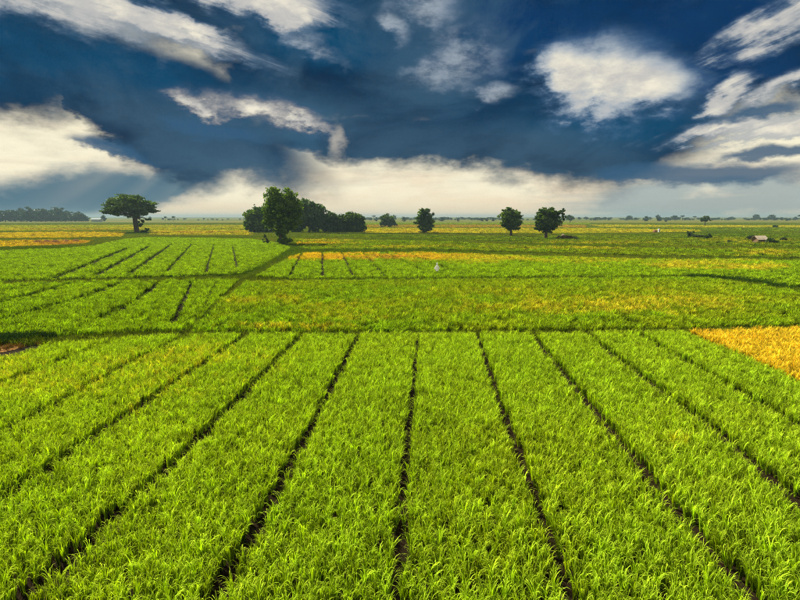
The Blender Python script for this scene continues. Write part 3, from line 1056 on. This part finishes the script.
for i, (lb, b_, bl_, m_) in enumerate(HEDGE):
    tree('bush', lb, b_, bl_, 0.7, m_, 1300, 0.75, 'bush', 'bushes around the hut', 60 + i, None, 1, 0.8, 0.2, 0.2)
tree('round_tree', 'small far tree with a rounded head on a thin trunk above the short hedge', (704.8, 226.4), [(704.5, 218.4, 4.5, 2.6), (702, 219.4, 2.8, 1.8), (707.5, 219.8, 2.5, 1.8)], 0.9, M_leaf_d, 1800, 0.7, 'tree', None, 81, (704.6, 219))
tree('round_tree', 'little round far tree just beyond the dense solitary tree', (570, 222.6), [(569.5, 217.8, 3.6, 2.2), (571.5, 218.6, 2.4, 1.6)], 0.8, M_leaf_d, 1500, 0.7, 'tree', None, 82)


# ---- far trees: a few kinds, copied one by one
def far_kind(kind, seed):
    r_ = random.Random(seed)
    H = 10.0
    if kind == 'round':
        ell = [((0, 0, 6.6), (3.2, 3.2, 2.8)), ((1.8, 0, 4.6), (2.8, 2.6, 2.8)), ((-1.9, 0.3, 4.2), (2.8, 2.5, 2.8)), ((0, 0, 1.6), (3.0, 2.4, 1.8))]
    elif kind == 'tall':
        ell = [((0, 0, 7.4), (2.0, 2.0, 2.4)), ((0.9, 0, 5), (2.6, 2.4, 2.8)), ((-0.9, 0, 3.6), (2.7, 2.4, 2.6)), ((0.3, 0, 1.4), (2.6, 2.2, 1.6))]
    elif kind == 'wide':
        ell = [((0, 0, 6.5), (5.0, 4.0, 2.4)), ((3.0, 0, 5), (3.2, 3, 2.2)), ((-3.4, 0, 4.6), (3.4, 3, 2.2)), ((0.5, 0, 3.5), (4.5, 3, 2.5)), ((0, 0, 1.5), (4.6, 3, 1.6))]
    else:
        ell = [((0, 0, 8.4), (2.4, 2.4, 1.4)), ((0.5, 0, 7.8), (1.8, 1.8, 1.0))]
    cm = crown_mesh('crown', ell, 0.55, 1500, M_leaf_f, seed, 0.30, 0.1)
    V, F = [], []
    tube(V, F, [Vector((0, 0, -0.3)), Vector((r_.uniform(-.2, .2), 0, 4)), Vector((0, 0, 8))], [0.42, 0.32, 0.15], 6)
    return cm, mesh('trunk', V, F, M_bark, True)


LOOK = ['round crowned', 'slim upright', 'low wide spreading', 'palm like', 'round crowned', 'slim upright', 'low wide spreading']
KINDS = [far_kind(k, 500 + i) for i, k in enumerate(['round', 'tall', 'wide', 'palm', 'round', 'tall', 'wide'])]


def far_tree(px, pybase, hpx, kind, label, group, wf=1.0, name='far_tree'):
    P = ground(px, pybase)
    mpp = (P.y * cp + CAM_H * sp_) / FPX
    s = hpx * mpp / 9.6
    o = link(name, None)
    o.location = P
    o.rotation_euler = (0, 0, random.uniform(-0.5, 0.5) + random.choice([0, math.pi]))
    o.scale = (s * wf, s * wf, s)
    if group and '%s' in label:
        label = label % LOOK[kind]
        group = group + ', ' + LOOK[kind]
    tag(o, label, 'tree', group)
    cm, tm = KINDS[kind]
    link('crown', cm, o)
    link('trunk', tm, o)


WOOD = [(-22, 13), (-14, 12), (-6, 12), (1, 11), (6, 12), (11, 11.5), (16, 12), (21, 14), (26, 11), (31, 14), (36, 12.5), (41, 13), (46, 13.5), (51, 12), (56, 14.5),
        (61, 13), (65, 10), (69, 10.5), (74, 9.5), (78, 10.5), (82, 8), (86, 6)]
for i, (px, h) in enumerate(WOOD):
    far_tree(px + random.uniform(-1, 1), 221.8 - random.uniform(0, 0.5), h + random.uniform(-0.5, 0.5), [0, 1, 4, 5, 1, 0][i % 6],
             '%s hazy tree standing in the dark distant wood', 'trees of the distant wood', 1.15 if i % 3 else 1.4, 'wood_tree')
    far_tree(px + random.uniform(1, 4), 221.3, h * random.uniform(0.6, 0.85), [2, 6, 0][i % 3],
             '%s hazy tree standing in the dark distant wood', 'trees of the distant wood', 1.2, 'wood_tree')
far_tree(104, 221.6, 6.5, 4, 'single far tree beyond the tip of the umbrella crown', None)
far_tree(165.5, 221.5, 5, 3, 'far palm like tree with bare trunk beside the umbrella tree', 'pair of far palm like trees')
far_tree(173.5, 221.8, 5.6, 3, 'far palm like tree with bare trunk beside the umbrella tree', 'pair of far palm like trees')
LBF = 'tiny %s hazy tree in the broken line along the horizon'
GRF = 'hazy trees along the horizon'
px = 150.0
while px < 830:
    if 252 < px < 362:
        px = 362
    hmax = 2.6 if px < 250 else (3.6 if px < 590 else 3.8)
    h = random.uniform(0.5, 1.0) * hmax
    k = random.choice([0, 2, 2, 4, 6, 1])
    if random.random() < 0.10:
        h *= 1.7
        k = random.choice([1, 5, 3])
    far_tree(px, 220.4 - random.uniform(0, 0.8), h * 0.9, k, LBF, GRF, random.uniform(1.3, 2.6))
    px += random.uniform(1.2, 4.2) if px > 590 or 370 < px < 480 else random.uniform(2.0, 7)
    if random.random() < 0.07:
        px += 8
for (px, yb, h, k) in [(376, 221.3, 3.6, 2), (404, 221.6, 5.2, 0), (442, 221.4, 4.8, 1), (440, 221.2, 3.6, 2), (482, 221.4, 4.4, 2), (487, 221.4, 3.8, 0), (493, 221.4, 4.0, 1), (458, 221.6, 2.8, 0),
                       (646, 221.2, 5.5, 1), (658, 221.3, 6.5, 5), (660, 221.2, 4.5, 1), (666, 222, 3.0, 0), (645, 221.3, 4.0, 2), (787, 221, 3.2, 2)]:
    far_tree(px, yb, h, k, '%s hazy tree standing slightly taller than the horizon line', 'taller trees standing out along the horizon', 1.1)


# ------------------------------------------------------------------ small built things
def plain(name, a, b, scale=3.0, rough=0.9, st=(1, 1, 1)):
    m = new_mat(name)
    n_ = noise(scaled(obj_coord(), *st), scale, 6, 0.6)
    rough_shader(mix(n_, a, b), rough, n_, 0.4, 0.03)
    return m


M_cloth = plain('white_cloth', (0.78, 0.78, 0.74), (0.88, 0.87, 0.83), 4)
M_pole = plain('bamboo_pole', (0.16, 0.11, 0.05), (0.32, 0.24, 0.12), 6)
M_thatch = plain('pale_thatch', (0.42, 0.34, 0.24), (0.68, 0.58, 0.45), 5, 0.95, (1, 1, 0.3))
M_mud = plain('mud_wall', (0.16, 0.10, 0.06), (0.28, 0.19, 0.12), 3)
M_darkdoor = plain('dark_door', (0.02, 0.016, 0.012), (0.05, 0.04, 0.03), 3)
M_white = plain('whitewash', (0.60, 0.58, 0.54), (0.82, 0.80, 0.75), 3)
M_straw = plain('brown_straw', (0.22, 0.11, 0.045), (0.42, 0.24, 0.10), 5)
M_pale = plain('pale_sheet_wall', (0.30, 0.36, 0.39), (0.42, 0.48, 0.50), 1)

M_robe = new_mat('thin_white_cloth')
n_ = noise(obj_coord(), 4.0, 5, 0.6)
leaf_shader(mix(n_, (0.80, 0.80, 0.76), (0.90, 0.89, 0.86)), 0.45, 0.0)

# scarecrow: crossed poles carrying a loose white garment and a wrapped head
root = link('scarecrow', None)
root.location = ground(437, 271.2, CANOPY)
root.location.z = 0
root.scale = (0.88, 0.88, 0.98)
tag(root, 'white cloth scarecrow with drooping arms standing in the green strip', 'scarecrow')
V, F = [], []
tube(V, F, [Vector((0, 0, -0.3)), Vector((0.02, 0, 1.2)), Vector((0, 0, 2.35))], [0.035, 0.03, 0.025], 8)
link('pole', mesh('pole', V, F, M_pole, True), root)
V, F = [], []
tube(V, F, [Vector((-0.46, 0, 1.26)), Vector((0, 0, 1.80)), Vector((0.46, 0, 1.30))], [0.022, 0.025, 0.022], 6)
link('cross_pole', mesh('cross_pole', V, F, M_pole, True), root)
V, F = [], []
prof = [(0.10, 1.98, 0.09), (0.20, 1.88, 0.14), (0.31, 1.76, 0.17), (0.34, 1.55, 0.20), (0.34, 1.3, 0.22), (0.30, 1.05, 0.22), (0.26, 0.85, 0.20)]
NS = 20
for j, (rx, z, ry) in enumerate(prof):
    for k in range(NS):
        t = 2 * math.pi * k / NS
        f = 1 + (0.10 * math.sin(5 * t + j * 0.3) + 0.05 * math.sin(11 * t)) * min(1, j / 3)
        V.append((rx * f * math.cos(t), ry * f * math.sin(t), z + (0.05 * math.sin(3 * t) if j == len(prof) - 1 else 0)))
for j in range(len(prof) - 1):
    for k in range(NS):
        F.append((j * NS + k, j * NS + (k + 1) % NS, (j + 1) * NS + (k + 1) % NS, (j + 1) * NS + k))
link('robe', mesh('robe', V, F, M_robe, True), root)
for sgn, zz in ((-1, 1.30), (1, 1.34)):
    V, F = [], []
    a = Vector((0.18 * sgn, 0, 1.80))
    b = Vector((0.46 * sgn, 0, zz))
    tube(V, F, [a, a.lerp(b, 0.4) + Vector((0, 0, -0.02)), a.lerp(b, 0.75) + Vector((0, 0, -0.06)), b + Vector((0, 0, -0.10))], [0.10, 0.12, 0.14, 0.16], 10)
    link('sleeve', mesh('sleeve', V, F, M_robe, True), root)
V, F = [], []
tube(V, F, [Vector((0, 0, z)) for z in (1.96, 2.02, 2.12, 2.24, 2.34, 2.42, 2.45)], [0.06, 0.12, 0.155, 0.15, 0.11, 0.05, 0.01], 12)
link('head_wrap', mesh('head_wrap', V, F, M_robe, True), root)

# hut
root = link('hut', None)
root.location = ground(759, 243.6)
tag(root, 'small pale thatched hut half hidden among dark bushes', 'hut')
root.rotation_euler = (0, 0, R(12))


def box(V, F, x0, x1, y0, y1, z0, z1):
    b = len(V)
    V += [(x0, y0, z0), (x1, y0, z0), (x1, y1, z0), (x0, y1, z0), (x0, y0, z1), (x1, y0, z1), (x1, y1, z1), (x0, y1, z1)]
    F += [tuple(b + i for i in q) for q in ((0, 1, 5, 4), (1, 2, 6, 5), (2, 3, 7, 6), (3, 0, 4, 7), (4, 5, 6, 7), (0, 3, 2, 1))]


V, F = [], []
box(V, F, -2.0, 2.0, -1.5, 1.5, -0.1, 1.75)
b = len(V)
V += [(-2.0, -1.5, 1.75), (-2.0, 1.5, 1.75), (-2.0, 0, 2.85), (2.0, -1.5, 1.75), (2.0, 1.5, 1.75), (2.0, 0, 2.85)]
F += [(b, b + 2, b + 1), (b + 3, b + 4, b + 5)]
link('wall', mesh('wall', V, F, M_mud), root)
V, F = [], []
nx_ = 16
for side in (-1, 1):
    b = len(V)
    for i in range(nx_ + 1):
        x = -2.5 + 5.0 * i / nx_
        jz = random.uniform(-0.05, 0.05)
        for (yy, z) in ((0, 3.12), (0.7, 2.66), (1.4, 2.16), (2.1 + random.uniform(-.08, .08), 1.6), (2.08, 1.46), (1.4, 1.98), (0.0, 2.9)):
            V.append((x, yy * side, z + jz * (1 if yy else 0.4)))
    for i in range(nx_):
        for k in range(6):
            F.append((b + i * 7 + k, b + i * 7 + k + 1, b + (i + 1) * 7 + k + 1, b + (i + 1) * 7 + k))
link('roof', mesh('roof', V, F, M_thatch), root)
V, F = [], []
box(V, F, -0.4, 0.4, -1.56, -1.49, 0, 1.5)
link('door', mesh('door', V, F, M_darkdoor), root)

# straw heap with a white pillar beside it
root = link('pillar', None)
root.location = ground(658.8, 233.2)
tag(root, 'small whitewashed pillar standing beside the brown straw heap', 'pillar')
V, F = [], []
box(V, F, -0.75, 0.75, -0.75, 0.75, -0.1, 0.5)
link('plinth', mesh('plinth', V, F, M_white), root)
V, F = [], []
box(V, F, -0.5, 0.5, -0.5, 0.5, 0.5, 2.3)
link('shaft', mesh('shaft', V, F, M_white), root)
V, F = [], []
b = 0
V += [(-0.62, -0.62, 2.303), (0.62, -0.62, 2.303), (0.62, 0.62, 2.303), (-0.62, 0.62, 2.303), (0, 0, 3.1)]
F += [(0, 1, 4), (1, 2, 4), (2, 3, 4), (3, 0, 4), (0, 3, 2, 1)]
link('cap', mesh('cap', V, F, M_white), root)


def heap(name, label, px, py, rx, ry, h, mat, seed, cat='straw heap'):
    r_ = random.Random(seed)
    V, F = [], []
    n, mrow = 22, 7
    for j in range(mrow + 1):
        t = j / mrow
        rr = math.cos(t * math.pi / 2) ** 0.8
        for k in range(n):
            a = 2 * math.pi * k / n
            f = 1 + r_.uniform(-0.10, 0.10)
            V.append((rx * rr * f * math.cos(a), ry * rr * f * math.sin(a), h * math.sin(t * math.pi / 2) * (1 + r_.uniform(-.05, .05)) - 0.05))
    for j in range(mrow):
        for k in range(n):
            F.append((j * n + k, j * n + (k + 1) % n, (j + 1) * n + (k + 1) % n, (j + 1) * n + k))
    o = link(name, mesh(name, V, F, mat))
    o.location = ground(px, py)
    tag(o, label, cat)
    # loose straw sticking out of the heap
    sv, slo, sst, svv = [], [], [], []
    for i in range(160):
        j, k = r_.randrange(1, mrow), r_.randrange(n)
        p = Vector(V[j * n + k])
        d = Vector((p.x / rx, p.y / ry, 0.3 + r_.uniform(-.5, .5))).normalized() * r_.uniform(0.15, 0.45)
        s = d.orthogonal().normalized() * 0.03
        bb = len(sv)
        sv += [p + s, p - s, p + d]
        sst.append(len(slo))
        slo += [bb, bb + 1, bb + 2]
        svv += [r_.random()] * 3
    c_ = fast_mesh('loose_straw', [tuple(v) for v in sv], slo, sst, mat, svv)
    tag(link('loose_straw', c_, o), kind='stuff')
    return o


heap('straw_heap', 'brown straw heap beside the white pillar on the plain', 655, 233.4, 1.7, 1.5, 2.4, M_straw, 1)
heap('straw_heap', 'pale straw heap on the dry shrub beside the dense solitary tree', 563, 238.6, 1.0, 0.9, 2.2, M_thatch, 2)
for i, (px, py) in enumerate([(38, 244.0), (47, 243.6), (56, 243.8), (66, 243.4), (76, 242.8)]):
    heap('cut_rice_sheaf', 'brown heap of cut rice lying on the half harvested plot', px, py, 1.5, 1.2, 1.5, M_straw, 10 + i, 'straw heap')['group'] = 'cut rice heaps'

# pale low shed far away beside the wood
root = link('shed', None)
root.location = ground(97, 221.8)
tag(root, 'pale low shed far off beside the end of the distant wood', 'shed')
V, F = [], []
box(V, F, -9, 9, -5, 5, -0.2, 5.0)
link('wall', mesh('wall', V, F, M_pale), root)
V, F = [], []
V += [(-9.6, -5.8, 4.9), (9.6, -5.8, 4.9), (9.6, 0, 7.2), (-9.6, 0, 7.2), (-9.6, 5.8, 4.9), (9.6, 5.8, 4.9)]
F += [(0, 1, 2, 3), (3, 2, 5, 4)]
link('roof', mesh('roof', V, F, M_pale), root)

# ------------------------------------------------------------------ haze over the plain
V, F = [], []
box(V, F, -9100, 9100, -400, 9100, -1.0, 33.0)
M_haze = bpy.data.materials.new('haze')
M_haze.use_nodes = True
ht = M_haze.node_tree
ht.nodes.clear()
pv = ht.nodes.new('ShaderNodeVolumePrincipled')
pv.inputs['Color'].default_value = (0.30, 0.45, 0.52, 1)
pv.inputs['Density'].default_value = 0.00017
pv.inputs['Anisotropy'].default_value = 0.1
ho = ht.nodes.new('ShaderNodeOutputMaterial')
ht.links.new(pv.outputs[0], ho.inputs['Volume'])
tag(link('haze', mesh('haze', V, F, M_haze)), 'thin pale blue haze lying over the far plain', 'haze', None, 'stuff')
